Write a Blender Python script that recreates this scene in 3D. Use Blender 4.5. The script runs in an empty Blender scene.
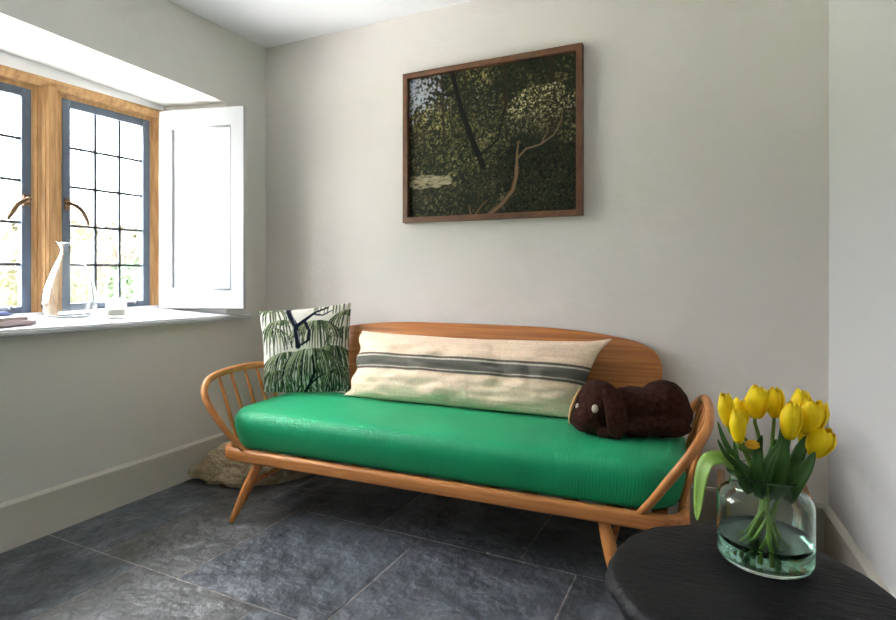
import bpy, bmesh, math, random
import numpy as np
from mathutils import Vector, Matrix, noise
random.seed(7); rng = np.random.default_rng(11)
PI = math.pi
sc = bpy.context.scene
COL = sc.collection

# ------------------------------------------------------------------ helpers
def srgb(r, g, b):
    f = lambda c: (c/255/12.92) if c/255 <= .04045 else ((c/255+.055)/1.055)**2.4
    return (f(r), f(g), f(b), 1)

def mat(name, col, rough=.6, var=.0, scale=8., col2=None, stretch=(1, 1, 1), bump=0., bscale=40., bdist=.003,
        spec=.5, metal=0., sheen=0., attr=None, coat=0., detail=4., sss=0.):
    m = bpy.data.materials.new(name); m.use_nodes = True
    nt = m.node_tree; n = nt.nodes; L = nt.links
    p = n['Principled BSDF']
    p.inputs['Roughness'].default_value = rough
    p.inputs['Specular IOR Level'].default_value = spec
    p.inputs['Metallic'].default_value = metal
    p.inputs['Sheen Weight'].default_value = sheen
    p.inputs['Coat Weight'].default_value = coat
    p.inputs['Coat Roughness'].default_value = .25
    if sss:
        p.inputs['Subsurface Weight'].default_value = sss
        p.inputs['Subsurface Radius'].default_value = (.01, .008, .004)
    tc = n.new('ShaderNodeTexCoord'); mp = n.new('ShaderNodeMapping')
    L.new(tc.outputs['Object'], mp.inputs['Vector']); mp.inputs['Scale'].default_value = stretch
    base = None
    if attr:
        at = n.new('ShaderNodeAttribute'); at.attribute_name = attr; base = at.outputs['Color']
    if col2 is not None or var:
        t = n.new('ShaderNodeTexNoise'); t.inputs['Scale'].default_value = scale; t.inputs['Detail'].default_value = detail
        L.new(mp.outputs[0], t.inputs['Vector'])
        mx = n.new('ShaderNodeMix'); mx.data_type = 'RGBA'
        rp = n.new('ShaderNodeValToRGB'); rp.color_ramp.elements[0].position = .3; rp.color_ramp.elements[1].position = .7
        L.new(t.outputs['Fac'], rp.inputs[0]); L.new(rp.outputs[0], mx.inputs[0])
        c2 = col2 if col2 is not None else tuple(max(0, c*(1-var)) for c in col[:3])+(1,)
        if base is not None:
            mx.blend_type = 'MULTIPLY'; mx.inputs[0].default_value = 1
            L.new(base, mx.inputs[6]); L.new(rp.outputs[0], mx.inputs[0]); mx.inputs[7].default_value = (1-var, 1-var, 1-var, 1)
        else:
            mx.inputs[6].default_value = col; mx.inputs[7].default_value = c2
        base = mx.outputs[2]
    if base is not None: L.new(base, p.inputs['Base Color'])
    else: p.inputs['Base Color'].default_value = col
    if bump:
        t2 = n.new('ShaderNodeTexNoise'); t2.inputs['Scale'].default_value = bscale; t2.inputs['Detail'].default_value = 5
        L.new(mp.outputs[0], t2.inputs['Vector'])
        b = n.new('ShaderNodeBump'); b.inputs['Strength'].default_value = bump; b.inputs['Distance'].default_value = bdist
        L.new(t2.outputs['Fac'], b.inputs['Height']); L.new(b.outputs[0], p.inputs['Normal'])
    return m

def glassmat(name, col, ior=1.45, rough=0.):
    m = bpy.data.materials.new(name); m.use_nodes = True
    nt = m.node_tree; nt.nodes.clear()
    o = nt.nodes.new('ShaderNodeOutputMaterial'); g = nt.nodes.new('ShaderNodeBsdfGlass')
    g.inputs['Color'].default_value = col; g.inputs['IOR'].default_value = ior; g.inputs['Roughness'].default_value = rough
    nt.links.new(g.outputs[0], o.inputs[0]); return m

def panemat(name):
    m = bpy.data.materials.new(name); m.use_nodes = True
    nt = m.node_tree; nt.nodes.clear(); N = nt.nodes.new
    o = N('ShaderNodeOutputMaterial'); t = N('ShaderNodeBsdfTransparent'); g = N('ShaderNodeBsdfGlossy'); g.inputs['Roughness'].default_value = .02
    lw = N('ShaderNodeLayerWeight'); f = N('ShaderNodeMath'); f.operation = 'POWER'; f.inputs[1].default_value = 4; f2 = N('ShaderNodeMath'); f2.operation = 'MULTIPLY_ADD'; f2.inputs[1].default_value = .6; f2.inputs[2].default_value = .035; nt.links.new(lw.outputs['Facing'], f.inputs[0]); nt.links.new(f.outputs[0], f2.inputs[0]); mx = N('ShaderNodeMixShader')
    t.inputs['Color'].default_value = (.97, .985, .98, 1)
    nt.links.new(f2.outputs[0], mx.inputs[0]); nt.links.new(t.outputs[0], mx.inputs[1]); nt.links.new(g.outputs[0], mx.inputs[2])
    nt.links.new(mx.outputs[0], o.inputs[0]); return m

def link(name, me, m, parent=None, origin=(0, 0, 0), smooth=True):
    o = bpy.data.objects.new(name, me); COL.objects.link(o)
    if tuple(origin) != (0, 0, 0):
        me.transform(Matrix.Translation(-Vector(origin))); o.location = origin
    if m: me.materials.append(m)
    if parent: o.parent = parent
    for p in me.polygons: p.use_smooth = smooth
    return o

def obj(name, bm, m, parent=None, origin=(0, 0, 0), smooth=True, auto=None):
    bmesh.ops.recalc_face_normals(bm, faces=bm.faces[:])
    if auto is not None:
        for e in bm.edges:
            if len(e.link_faces) == 2 and e.calc_face_angle(0) > math.radians(auto): e.smooth = False
    me = bpy.data.meshes.new(name); bm.to_mesh(me); bm.free()
    return link(name, me, m, parent, origin, smooth)

def tag(o, label=None, cat=None, group=None, kind=None):
    if label: o['label'] = label
    if cat: o['category'] = cat
    if group: o['group'] = group
    if kind: o['kind'] = kind
    return o

def empty(name, loc, rz=0, label=None, cat=None, group=None):
    o = bpy.data.objects.new(name, None); COL.objects.link(o); o.location = loc; o.rotation_euler = (0, 0, rz)
    o.empty_display_size = .05
    return tag(o, label, cat, group)

def box(bm, c, s, bev=0., rot=None, seg=2):
    M = Matrix.Translation(c)
    if rot is not None: M = M @ rot
    r = bmesh.ops.create_cube(bm, size=1, matrix=M @ Matrix.Diagonal((s[0], s[1], s[2], 1)))
    if bev:
        es = {e for v in r['verts'] for e in v.link_edges}
        bmesh.ops.bevel(bm, geom=list(es), offset=bev, segments=seg, affect='EDGES', profile=.5)

def poly_prism(bm, pts, d):
    """closed 3D polygon pts extruded by vector d"""
    a = [bm.verts.new(p) for p in pts]; b = [bm.verts.new(Vector(p)+Vector(d)) for p in pts]
    n = len(a); bm.faces.new(a); bm.faces.new(b[::-1])
    for i in range(n): bm.faces.new((a[i], b[i], b[(i+1) % n], a[(i+1) % n]))

def catmull(P, n=8, closed=False):
    P = [Vector(p) for p in P]; out = []
    m = len(P)
    for i in range(m if closed else m-1):
        g = (lambda k: P[k % m]) if closed else (lambda k: P[min(max(k, 0), m-1)])
        p0, p1, p2, p3 = g(i-1), g(i), g(i+1), g(i+2)
        for j in range(n):
            t = j/n
            out.append(.5*((2*p1)+(-p0+p2)*t+(2*p0-5*p1+4*p2-p3)*t*t+(-p0+3*p1-3*p2+p3)*t**3))
    if not closed: out.append(P[-1])
    return out

def tube(bm, pts, rad, n=10, flat=1., up=None, caps=True):
    pts = [Vector(p) for p in pts]; m = len(pts)
    R = rad if hasattr(rad, '__len__') else [rad]*m
    T = [(pts[min(i+1, m-1)]-pts[max(i-1, 0)]).normalized() for i in range(m)]
    u = Vector(up) if up is not None else (Vector((0, 0, 1)) if abs(T[0].z) < .9 else Vector((1, 0, 0)))
    rings = []
    a = None
    for i in range(m):
        if a is None: a = (u-T[i]*u.dot(T[i])).normalized()
        else: a = (a-T[i]*a.dot(T[i])).normalized()
        b = T[i].cross(a)
        rings.append([bm.verts.new(pts[i]+(a*math.cos(2*PI*k/n)+b*math.sin(2*PI*k/n)*flat)*R[i]) for k in range(n)])
    for i in range(m-1):
        for k in range(n):
            bm.faces.new((rings[i][k], rings[i][(k+1) % n], rings[i+1][(k+1) % n], rings[i+1][k]))
    if caps: bm.faces.new(rings[0][::-1]); bm.faces.new(rings[-1])

def lathe(bm, prof, n=48, c=(0, 0, 0), closed=False):
    rings = []
    for r, z in prof:
        if r < 1e-6: rings.append([bm.verts.new((c[0], c[1], c[2]+z))])
        else: rings.append([bm.verts.new((c[0]+r*math.cos(2*PI*k/n), c[1]+r*math.sin(2*PI*k/n), c[2]+z)) for k in range(n)])
    pr = list(zip(rings, rings[1:]))
    if closed: pr.append((rings[-1], rings[0]))
    for A, B in pr:
        for k in range(n):
            k2 = (k+1) % n
            if len(A) == 1 and len(B) == 1: continue
            if len(A) == 1: bm.faces.new((A[0], B[k2], B[k]))
            elif len(B) == 1: bm.faces.new((A[k], A[k2], B[0]))
            else: bm.faces.new((A[k], A[k2], B[k2], B[k]))

def grid_mesh(name, V, nu, nv, wrap=False):
    F = []
    for j in range(nv-1):
        for i in range(nu-1): F.append((j*nu+i, j*nu+i+1, (j+1)*nu+i+1, (j+1)*nu+i))
    me = bpy.data.meshes.new(name); me.from_pydata([tuple(v) for v in V], [], F); return me

def rrect(hx, hy, R, n=10, cx=0, cy=0, ns=1):
    """rounded rectangle outline, counter-clockwise, with ns subdivisions on long (x) sides"""
    out = []
    for (sx, sy, a0) in ((1, -1, -PI/2), (1, 1, 0), (-1, 1, PI/2), (-1, -1, PI)):
        arc = [(cx+sx*(hx-R)+R*math.cos(a0+PI/2*k/n), cy+sy*(hy-R)+R*math.sin(a0+PI/2*k/n)) for k in range(n+1)]
        out += arc
    res = []; m = n+1
    for i, p in enumerate(out):
        q = out[(i+1) % len(out)]; res.append(p)
        if ns > 1 and i % m == n:
            k_ = ns if (i//m) % 2 else max(2, ns//4)
            for k in range(1, k_): res.append((p[0]+(q[0]-p[0])*k/k_, p[1]+(q[1]-p[1])*k/k_))
    return res

def rings_mesh(bm, rings, capb=True, capt=True):
    VR = [[bm.verts.new(p) for p in r] for r in rings]
    n = len(VR[0])
    for A, B in zip(VR, VR[1:]):
        for k in range(n): bm.faces.new((A[k], A[(k+1) % n], B[(k+1) % n], B[k]))
    if capb: bm.faces.new(VR[0][::-1])
    if capt: bm.faces.new(VR[-1])
    return VR

# raster painting of real printed patterns, carried as colour per vertex
class Raster:
    def __init__(s, w, h, col): s.w, s.h = w, h; s.a = np.zeros((h, w, 3)); s.a[:] = col
    def dab(s, x, y, r, col, al=1., ry=None, ang=0.):
        ry = ry or r; R = max(r, ry)+1
        x0, x1, y0, y1 = max(0, int(x-R)), min(s.w, int(x+R)+2), max(0, int(y-R)), min(s.h, int(y+R)+2)
        if x0 >= x1 or y0 >= y1: return
        Y, X = np.mgrid[y0:y1, x0:x1]; dx, dy = X-x, Y-y; c, q = math.cos(ang), math.sin(ang)
        d = np.hypot((dx*c+dy*q)/r, (-dx*q+dy*c)/ry)
        k = (np.clip((1.15-d)*min(r, ry), 0, 1)*al)[..., None]
        s.a[y0:y1, x0:x1] = s.a[y0:y1, x0:x1]*(1-k)+np.array(col)*k
    def stroke(s, pts, r0, r1, col, al=1.):
        P = [np.array(p, float) for p in pts]; L = sum(np.hypot(*(b-a)) for a, b in zip(P, P[1:])); done = 0
        for a, b in zip(P, P[1:]):
            l = np.hypot(*(b-a)); n = max(1, int(l/max(.5, min(r0, r1)*.7)))
            for k in range(n):
                t = k/n; q = a+(b-a)*t; f = (done+l*t)/max(L, 1e-6)
                s.dab(q[0], q[1], r0+(r1-r0)*f, col, al)
            done += l
    def sample(s, u, v):
        x = np.clip(u*(s.w-1), 0, s.w-1).round().astype(int); y = np.clip((1-v)*(s.h-1), 0, s.h-1).round().astype(int)
        return s.a[y, x]

def paint(me, cols, name='Col'):
    at = me.color_attributes.new(name, 'FLOAT_COLOR', 'POINT')
    c = np.ones((len(cols), 4), np.float32); c[:, :3] = cols
    at.data.foreach_set('color', c.ravel())

def L3(r, g, b): return np.array(srgb(r, g, b)[:3])

# ------------------------------------------------------------------ materials
M = {}
M['wall'] = mat('plaster_white', srgb(222, 217, 210), .85, var=.05, scale=1.6, bump=.5, bscale=7, bdist=.02, spec=.2)
M['wallL'] = mat('plaster_window_wall', srgb(218, 217, 210), .85, var=.04, scale=1.5, bump=.35, bscale=6, bdist=.015, spec=.2)
M['wallR'] = mat('plaster_right', srgb(214, 214, 212), .85, var=.03, scale=1.5, bump=.35, bscale=6, bdist=.012, spec=.2)
M['ceil'] = mat('ceiling_white', srgb(242, 243, 245), .9, bump=.2, bscale=5, bdist=.01, spec=.1)
M['shutter'] = mat('shutter_paint', srgb(198, 200, 203), .5, var=.02, scale=5)
M['white'] = mat('painted_wood_white', srgb(240, 241, 242), .45, var=.02, scale=5)
M['base'] = mat('baseboard_paint', srgb(206, 203, 192), .5, var=.05, scale=3)
M['stone'] = mat('honey_oak', srgb(204, 164, 112), .7, col2=srgb(166, 124, 78), scale=7, stretch=(6, 6, .9), bump=.4, bscale=30, bdist=.003)
M['steel'] = mat('blue_grey_metal', srgb(92, 106, 122), .5, var=.2, scale=10)
M['lead'] = mat('dark_lead', srgb(62, 68, 76), .5)
M['bronze'] = mat('bronze', srgb(128, 98, 66), .45, var=.3, metal=.3)
M['pane'] = panemat('window_glass')
M['frost'] = panemat('frosted_glass')
nt_ = M['frost'].node_tree; tr_ = nt_.nodes.new('ShaderNodeBsdfTranslucent'); tr_.inputs['Color'].default_value = (.9, .9, .88, 1)
mm_ = nt_.nodes.new('ShaderNodeMixShader'); mm_.inputs[0].default_value = .16; o_ = [x for x in nt_.nodes if x.type == 'OUTPUT_MATERIAL'][0]
nt_.links.new(o_.inputs[0].links[0].from_socket, mm_.inputs[1]); nt_.links.new(tr_.outputs[0], mm_.inputs[2]); nt_.links.new(mm_.outputs[0], o_.inputs[0])
M['glass'] = glassmat('clear_glass', (.985, .995, .99, 1), 1.45)
M['jarglass'] = glassmat('green_tint_glass', (.94, .99, .965, 1), 1.38)
M['water'] = glassmat('water', (.90, .985, .95, 1), 1.33)

def slate_material():
    m = mat('slate', srgb(84, 88, 92), .42, attr='Col', var=.5, scale=7, bump=1., bscale=9, bdist=.03, spec=.55, detail=8)
    nt = m.node_tree; N = nt.nodes; L = nt.links
    p_ = N['Principled BSDF']; src = p_.inputs['Base Color'].links[0].from_socket
    mp = [x for x in N if x.type == 'MAPPING'][0]
    for sc_, lo, hi, det in ((2.6, .72, 1.25, 6), (55, .75, 1.35, 3)):
        tt = N.new('ShaderNodeTexNoise'); tt.inputs['Scale'].default_value = sc_; tt.inputs['Detail'].default_value = det; tt.inputs['Roughness'].default_value = .65; L.new(mp.outputs[0], tt.inputs['Vector'])
        mr = N.new('ShaderNodeMapRange'); mr.inputs['From Min'].default_value = .35; mr.inputs['From Max'].default_value = .68; mr.inputs['To Min'].default_value = lo; mr.inputs['To Max'].default_value = hi; L.new(tt.outputs['Fac'], mr.inputs[0])
        vm = N.new('ShaderNodeVectorMath'); vm.operation = 'SCALE'; L.new(src, vm.inputs[0]); L.new(mr.outputs[0], vm.inputs['Scale']); src = vm.outputs[0]
    L.new(src, p_.inputs['Base Color'])
    t = N.new('ShaderNodeTexNoise'); t.inputs['Scale'].default_value = 9; t.inputs['Detail'].default_value = 7
    mp = [x for x in N if x.type == 'MAPPING'][0]; L.new(mp.outputs[0], t.inputs['Vector'])
    r = N.new('ShaderNodeMapRange'); r.inputs['To Min'].default_value = .28; r.inputs['To Max'].default_value = .62
    r.inputs['From Min'].default_value = .35; r.inputs['From Max'].default_value = .65
    L.new(t.outputs['Fac'], r.inputs[0]); L.new(r.outputs[0], N['Principled BSDF'].inputs['Roughness'])
    return m
M['slate'] = slate_material()
def wood(name, a, b, rough=.4, stretch=(1.2, 14, 14), sc_=3.):
    return mat(name, a, rough, col2=b, scale=sc_, stretch=stretch, bump=.12, bscale=20, bdist=.002, spec=.45, detail=6)
M['elmX'] = wood('elm_along', srgb(212, 146, 82), srgb(158, 94, 46), .42, (.9, 26, 26), 2.6)
M['elmH'] = wood('elm_bent', srgb(206, 140, 78), srgb(186, 118, 62), .42, (5, 5, 5), 4.)
M['elmback'] = wood('elm_plank', srgb(196, 128, 66), srgb(142, 84, 40), .4, (.8, 12, 26), 2.6)
M['elmZ'] = wood('elm_upright', srgb(206, 140, 76), srgb(176, 108, 52), .4, (12, 12, 1.5))
M['frame'] = wood('walnut_frame', srgb(112, 74, 46), srgb(84, 52, 30), .5, (6, 6, 6))
M['crate'] = wood('pale_timber', srgb(178, 142, 104), srgb(150, 114, 78), .65, (8, 8, 1.2))
M['black'] = mat('ebonised_black', srgb(24, 23, 25), .55, col2=srgb(14, 14, 16), scale=4, stretch=(2, 9, 5), bump=.7, bscale=11, bdist=.006, spec=.25, detail=7)

def corduroy():
    m = mat('green_corduroy', srgb(0, 164, 106), .55, col2=srgb(0, 150, 98), scale=4, sheen=.05, spec=.4)
    nt = m.node_tree; N = nt.nodes; L = nt.links
    at = N.new('ShaderNodeAttribute'); at.attribute_name = 'rib'
    mu = N.new('ShaderNodeMath'); mu.operation = 'MULTIPLY'; mu.inputs[1].default_value = 2*PI/.0115
    L.new(at.outputs['Fac'], mu.inputs[0])
    s = N.new('ShaderNodeMath'); s.operation = 'SINE'; L.new(mu.outputs[0], s.inputs[0])
    b = N.new('ShaderNodeBump'); b.inputs['Strength'].default_value = .38; b.inputs["Distance"].default_value = .0012
    L.new(s.outputs[0], b.inputs['Height']); L.new(b.outputs[0], N['Principled BSDF'].inputs['Normal'])
    return m
M['bounce_gravel'] = mat('pale_bounce_gravel', srgb(228, 224, 218), .9, var=.1, scale=20)  # pale so the added ground throws daylight up into the room
M['cord'] = corduroy()
M['palm'] = mat('printed_cotton', srgb(230, 228, 215), .9, attr='Col', bump=.25, bscale=60, bdist=.002, spec=.1)
def weave(name, **k):
    m = mat(name, srgb(205, 190, 170), .95, attr='Col', var=.08, scale=55, spec=.08, bump=.7, bscale=40, bdist=.004, detail=6, **k)
    return m
M['linen'] = weave('rough_linen')
M['art'] = mat('printed_photograph', (1, 1, 1, 1), .6, attr='Col', spec=.12)
M['plush'] = mat('brown_plush', srgb(72, 43, 35), .95, col2=srgb(46, 27, 22), scale=60, bump=1., bscale=130, bdist=.006, sheen=.03, spec=.05)
M['tan'] = mat('tan_felt', srgb(190, 152, 104), .9)
M['cream'] = mat('cream_felt', srgb(214, 204, 182), .8)
M['fleece'] = mat('beige_fleece', srgb(206, 190, 158), .95, col2=srgb(170, 150, 120), scale=14, bump=1., bscale=60, bdist=.02, spec=.05)
M['petal'] = mat('tulip_yellow', srgb(255, 226, 16), .5, col2=srgb(252, 212, 4), scale=14, stretch=(3, 3, 1), sss=.15, spec=.3)
M['bud'] = mat('bud_orange', srgb(250, 190, 30), .5)
M['stem'] = mat('tulip_stem', srgb(122, 158, 62), .5, var=.25, scale=14)
M['leaf'] = mat('tulip_leaf', srgb(70, 112, 46), .45, col2=srgb(48, 86, 34), scale=6, stretch=(3, 3, 1), spec=.4)
M['leafpale'] = mat('tulip_leaf_pale', srgb(146, 182, 80), .5, col2=srgb(120, 160, 64), scale=8)
M['wax'] = mat('candle_wax', srgb(214, 210, 198), .5)
M['paper'] = mat('magazine_paper', srgb(206, 190, 186), .6, var=.3, scale=90, stretch=(.1, .1, 30))
M['cover1'] = mat('magazine_cover_grey', srgb(156, 146, 150), .4)
M['cover2'] = mat('magazine_cover_pink', srgb(214, 196, 190), .4)
M['blue'] = mat('blue_cloth', srgb(136, 152, 205), .8)
M['purple'] = mat('purple_card', srgb(78, 34, 130), .5)
M['lawn'] = mat('lawn', srgb(128, 140, 84), .9, col2=srgb(104, 122, 66), scale=3)
M['hedge'] = mat('hedge_leaf', srgb(104, 98, 78), .8, col2=srgb(80, 80, 60), scale=2.)
M['shrub'] = mat('shrub_leaf', srgb(72, 92, 62), .7, col2=srgb(54, 74, 48), scale=3.)
M['twig'] = mat('bare_twig', srgb(84, 72, 62), .9)

# ------------------------------------------------------------------ setting
XL, YB, H, YF = -2.55, 2.65, 2.484, -1.70
def xr(y): return .372+.09*(2.65-y)

# floor: mortar bed with slate flagstones
def build_floor():
    bm = bmesh.new()
    cl = bm.verts.layers.float_color.new('Col')
    def setc(vs, c):
        for v in vs: v[cl] = (c[0], c[1], c[2], 1)
    r = bmesh.ops.create_cube(bm, size=1, matrix=Matrix.Translation((-.95, .5, -.0535)) @ Matrix.Diagonal((3.6, 4.7, .1, 1)))
    setc(r['verts'], srgb(176, 168, 160))
    rows = [(2.05, 2.70, [-2.6, -1.97, -1.343, -.70, -.02, .8]),
            (1.395, 2.05, [-2.6, -2.19, -1.765, -1.124, -.48, .16, .8]),
            (.72, 1.395, [-2.6, -1.97, -1.38, -.70, -.1, .8]),
            (.05, .72, [-2.6, -2.1, -1.4, -.8, -.2, .8]),
            (-.65, .05, [-2.6, -1.9, -1.25, -.6, .1, .8]),
            (-1.75, -.65, [-2.6, -1.8, -1.0, -.3, .8])]
    tones = [(106, 111, 118), (94, 100, 107), (108, 109, 109), (102, 108, 117), (114, 115, 114), (90, 95, 100)]
    k = 0
    for (y0, y1, xs) in rows:
        for x0, x1 in zip(xs, xs[1:]):
            g = .0038; t = tones[(k*5+2) % 6]; k += 1
            nx, ny = max(2, int((x1-x0)/.035)), max(2, int((y1-y0)/.035))
            V = {}
            dz = random.uniform(-.0007, .0007); tx, ty = random.uniform(-.001, .001), random.uniform(-.001, .001)
            for j in range(ny+1):
                for i in range(nx+1):
                    u, v = i/nx, j/ny
                    x = x0+g+(x1-x0-2*g)*u; y = y0+g+(y1-y0-2*g)*v
                    e = min(u*(x1-x0), (1-u)*(x1-x0), v*(y1-y0), (1-v)*(y1-y0))
                    z = dz+tx*(u-.5)+ty*(v-.5)+.0010*noise.noise((x*4, y*4, k*3.1))+.0007*noise.noise((x*14, y*14, k))
                    if e < .004: 
                        z -= .0015; x += .003*noise.noise((x*20, y*20, 1.)); y += .0025*noise.noise((x*20, y*20, 5.))
                    vv = bm.verts.new((x, y, z)); V[i, j] = vv
                    f = 1+.22*noise.noise((x*2.2, y*2.2, k*1.7))
                    c = srgb(*t); vv[cl] = (c[0]*f, c[1]*f, c[2]*f, 1)
            for j in range(ny):
                for i in range(nx): bm.faces.new((V[i, j], V[i+1, j], V[i+1, j+1], V[i, j+1]))
            rim = [V[i, 0] for i in range(nx+1)]+[V[nx, j] for j in range(1, ny+1)]+[V[i, ny] for i in range(nx-1, -1, -1)]+[V[0, j] for j in range(ny-1, 0, -1)]
            lo = []
            for v in rim:
                w = bm.verts.new((v.co.x, v.co.y, -.02)); w[cl] = v[cl]; lo.append(w)
            n = len(rim)
            for i in range(n): bm.faces.new((rim[i], lo[i], lo[(i+1) % n], rim[(i+1) % n]))
    return tag(obj('floor', bm, M['slate'], auto=50), kind='structure')
build_floor()

bm = bmesh.new(); box(bm, (-.95, .5, H+.05), (3.7, 4.8, .1))
tag(obj('ceiling', bm, M['ceil'], smooth=False), kind='structure')

# back wall: uneven old plaster
def rough_wall(name, p0, p1, h, thick, amp, m, nrm):
    p0, p1 = Vector(p0), Vector(p1); n = Vector(nrm); nu, nv = 110, 70
    bm = bmesh.new(); V = []
    for j in range(nv+1):
        for i in range(nu+1):
            p = p0.lerp(p1, i/nu)+Vector((0, 0, h*j/nv))
            d = amp*(noise.noise(p*1.7+Vector((3, 1, 7)))+.45*noise.noise(p*5.1)+.15*noise.noise(p*13))
            V.append(bm.verts.new(p+n*d))
    for j in range(nv):
        for i in range(nu):
            a = j*(nu+1)+i; bm.faces.new((V[a], V[a+1], V[a+nu+2], V[a+nu+1]))
    bk = [bm.verts.new(q-n*thick) for q in (p0, p1, p1+Vector((0, 0, h)), p0+Vector((0, 0, h)))]
    bm.faces.new(bk[::-1])
    B = [V[i] for i in range(nu+1)]; T = [V[nv*(nu+1)+i] for i in range(nu+1)]
    Lf = [V[j*(nu+1)] for j in range(nv+1)]; Rt = [V[j*(nu+1)+nu] for j in range(nv+1)]
    bm.faces.new(B[::-1]+[bk[0], bk[1]]); bm.faces.new(T+[bk[2], bk[3]])
    bm.faces.new(Lf+[bk[3], bk[0]]); bm.faces.new(Rt[::-1]+[bk[1], bk[2]])
    return tag(obj(name, bm, m, auto=60), kind='structure')
rough_wall('wall_back', (-2.75, YB, 0), (.55, YB, 0), H, .2, .006, M['wall'], (0, -1, 0))
nR = Vector((-1, -.09, 0)).normalized()
rough_wall('wall_right', (xr(2.8), 2.8, 0), (xr(YF-.1), YF-.1, 0), H, .2, .004, M['wallR'], nR)

# left wall with the deep splayed window opening
YO0, YO1 = .22, 2.345       # opening at the room face
YI0, YI1 = .34, 2.262       # opening at the window
XW = -2.95                 # room side of the window frame
XO = -3.12
def sof(y): return 2.115-.044*(y-1.22)
bm = bmesh.new()
def loft(lo, hi):
    a = [bm.verts.new(p) for p in lo]; b = [bm.verts.new(p) for p in hi]; n = len(a)
    bm.faces.new(a); bm.faces.new(b[::-1])
    for i in range(n): bm.faces.new((a[i], b[i], b[(i+1) % n], a[(i+1) % n]))
def slab(y0, y1, z0, z1): box(bm, ((XL+XO)/2, (y0+y1)/2, (z0+z1)/2), (XL-XO, y1-y0, z1-z0))
slab(YF-.1, 2.8, 0, .84)
poly_prism(bm, [(XL, YF-.1, sof(YF-.1)), (XL, YF-.1, H), (XL, 2.8, H), (XL, 2.8, sof(2.8))], (XO-XL, 0, 0))
for pl_ in ([(XL, YO1), (XL, 2.8), (XO, 2.8), (XO, YI1), (XW, YI1)], [(XL, YO0), (XW, YI0), (XO, YI0), (XO, YF-.1), (XL, YF-.1)]):
    loft([(x, y, .84) for x, y in pl_], [(x, y, sof(y)) for x, y in pl_])
tag(obj('wall_left', bm, M['wallL'], smooth=False), kind='structure')

# front wall, behind the camera
bm = bmesh.new(); box(bm, (-.875, YF-.1, H/2), (3.75, .2, H))
tag(obj('wall_front', bm, M['ceil'], smooth=False), kind='structure')

# sill board (white, slightly out of level like the old wall)
bm = bmesh.new()
top = [(XW-.02, YI0-.02, .888), (XL+.045, YO0-.12, .888), (XL+.045, 2.50, .848), (XL-.02, 2.50, .853), (XW-.02, YI1+.02, .888)]
def sz(x, y):
    f = (x-(XL+.045))/((XW-.02)-(XL+.045)); return (.872-.018*(y-1.22))*(1-f)+.888*f
top = [(x, y, sz(x, y)) for x, y, _ in top]
top[0] = (XW-.02, YI0-.02, .888); top[4] = (XW-.02, YI1+.05, .888)
poly_prism(bm, top, (0, 0, -.03))
es = [e for e in bm.edges if all(v.co.x > XL+.03 for v in e.verts)]
bmesh.ops.bevel(bm, geom=es, offset=.008, segments=3, affect='EDGES')
tag(obj('trim_1', bm, M['shutter'], smooth=False), kind='structure')

# baseboards
def baseboard(name, p0, p1, nrm, h=.19):
    n = Vector(nrm); p0 = Vector(p0); d = Vector(p1)-p0
    prof = [(0, 0), (.020, 0), (.020, h-.028), (.025, h-.026), (.025, h-.012), (.016, h-.002), (0, h)]
    bm = bmesh.new(); poly_prism(bm, [p0+n*a+Vector((0, 0, b)) for a, b in prof], d)
    return tag(obj(name, bm, M['base'], smooth=False), kind='structure')
baseboard('baseboard_left', (XL-.005, YF, 0), (XL-.005, YB, 0), (1, 0, 0))
baseboard('baseboard_back', (XL, YB+.005, 0), (.40, YB+.005, 0), (0, -1, 0), .185)
baseboard('baseboard_right', Vector((xr(YF), YF, 0)), Vector((xr(YB), YB, 0)), nR, .185)
baseboard('baseboard_front', (XL, YF, 0), (xr(YF), YF, 0), (0, 1, 0))

# ------------------------------------------------------------------ the window
win = empty('window_1', (-3.0, 1.28, .89)); tag(win, kind='structure')
def wobj(name, bm, m, parent=win, **k):
    P = Vector(parent.location) if parent is win else Vector(win.location)+Vector(parent.location)
    o = obj(name, bm, m, parent, origin=tuple(P), **k); o.location = (0, 0, 0); return o
ZB, ZT = .90, 1.975
def moulded_v(bm, y0, y1, z0, z1, sides=(1, 1)):
    """upright with hollow-chamfered room side"""
    w = y1-y0; pts = []
    x0, xf = -3.06, XW
    a = [(xf-.046, y0), (xf-.044, y0+.012), (xf-.030, y0+.016), (xf-.034, y0+.024), (xf-.026, y0+.036), (xf-.008, y0+.042), (xf-.010, y0+.046), (xf, y0+.054)] if sides[0] else [(xf, y0)]
    b = [(xf, y1-.054), (xf-.010, y1-.046), (xf-.008, y1-.042), (xf-.026, y1-.036), (xf-.034, y1-.024), (xf-.030, y1-.016), (xf-.044, y1-.012), (xf-.046, y1)] if sides[1] else [(xf, y1)]
    pts = [(x0, y0)]+a+b+[(x0, y1)]
    poly_prism(bm, [(x, y, z0) for x, y in pts], (0, 0, z1-z0))
Ls = [(1.705, 2.19), (1.08, 1.565), (.455, .94)]
bm = bmesh.new()
moulded_v(bm, 2.19, 2.26, ZB-.01, 2.035, (1, 0)); moulded_v(bm, .345, .455, ZB-.01, 2.035, (0, 1))
poly_prism(bm, [(-3.06, .33, ZT), (XW-.045, .33, ZT), (XW-.040, .33, ZT+.018), (XW-.02, .33, ZT+.024), (XW-.004, .33, ZT+.045), (XW, .33, ZT+.05), (XW, .33, 2.04), (-3.06, .33, 2.04)], (0, 1.91, 0))
wobj('oak_frame', bm, M['stone'], smooth=False)
for y0, y1 in ((1.565, 1.705), (.94, 1.08)):
    bm = bmesh.new(); moulded_v(bm, y0, y1, ZB-.01, ZT+.03); wobj('mullion', bm, M['stone'], smooth=False)
bm = bmesh.new(); box(bm, (-3.02, 1.285, 2.08), (.13, 1.93, .10)); wobj('lintel_strip', bm, M['white'], smooth=False)
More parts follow.
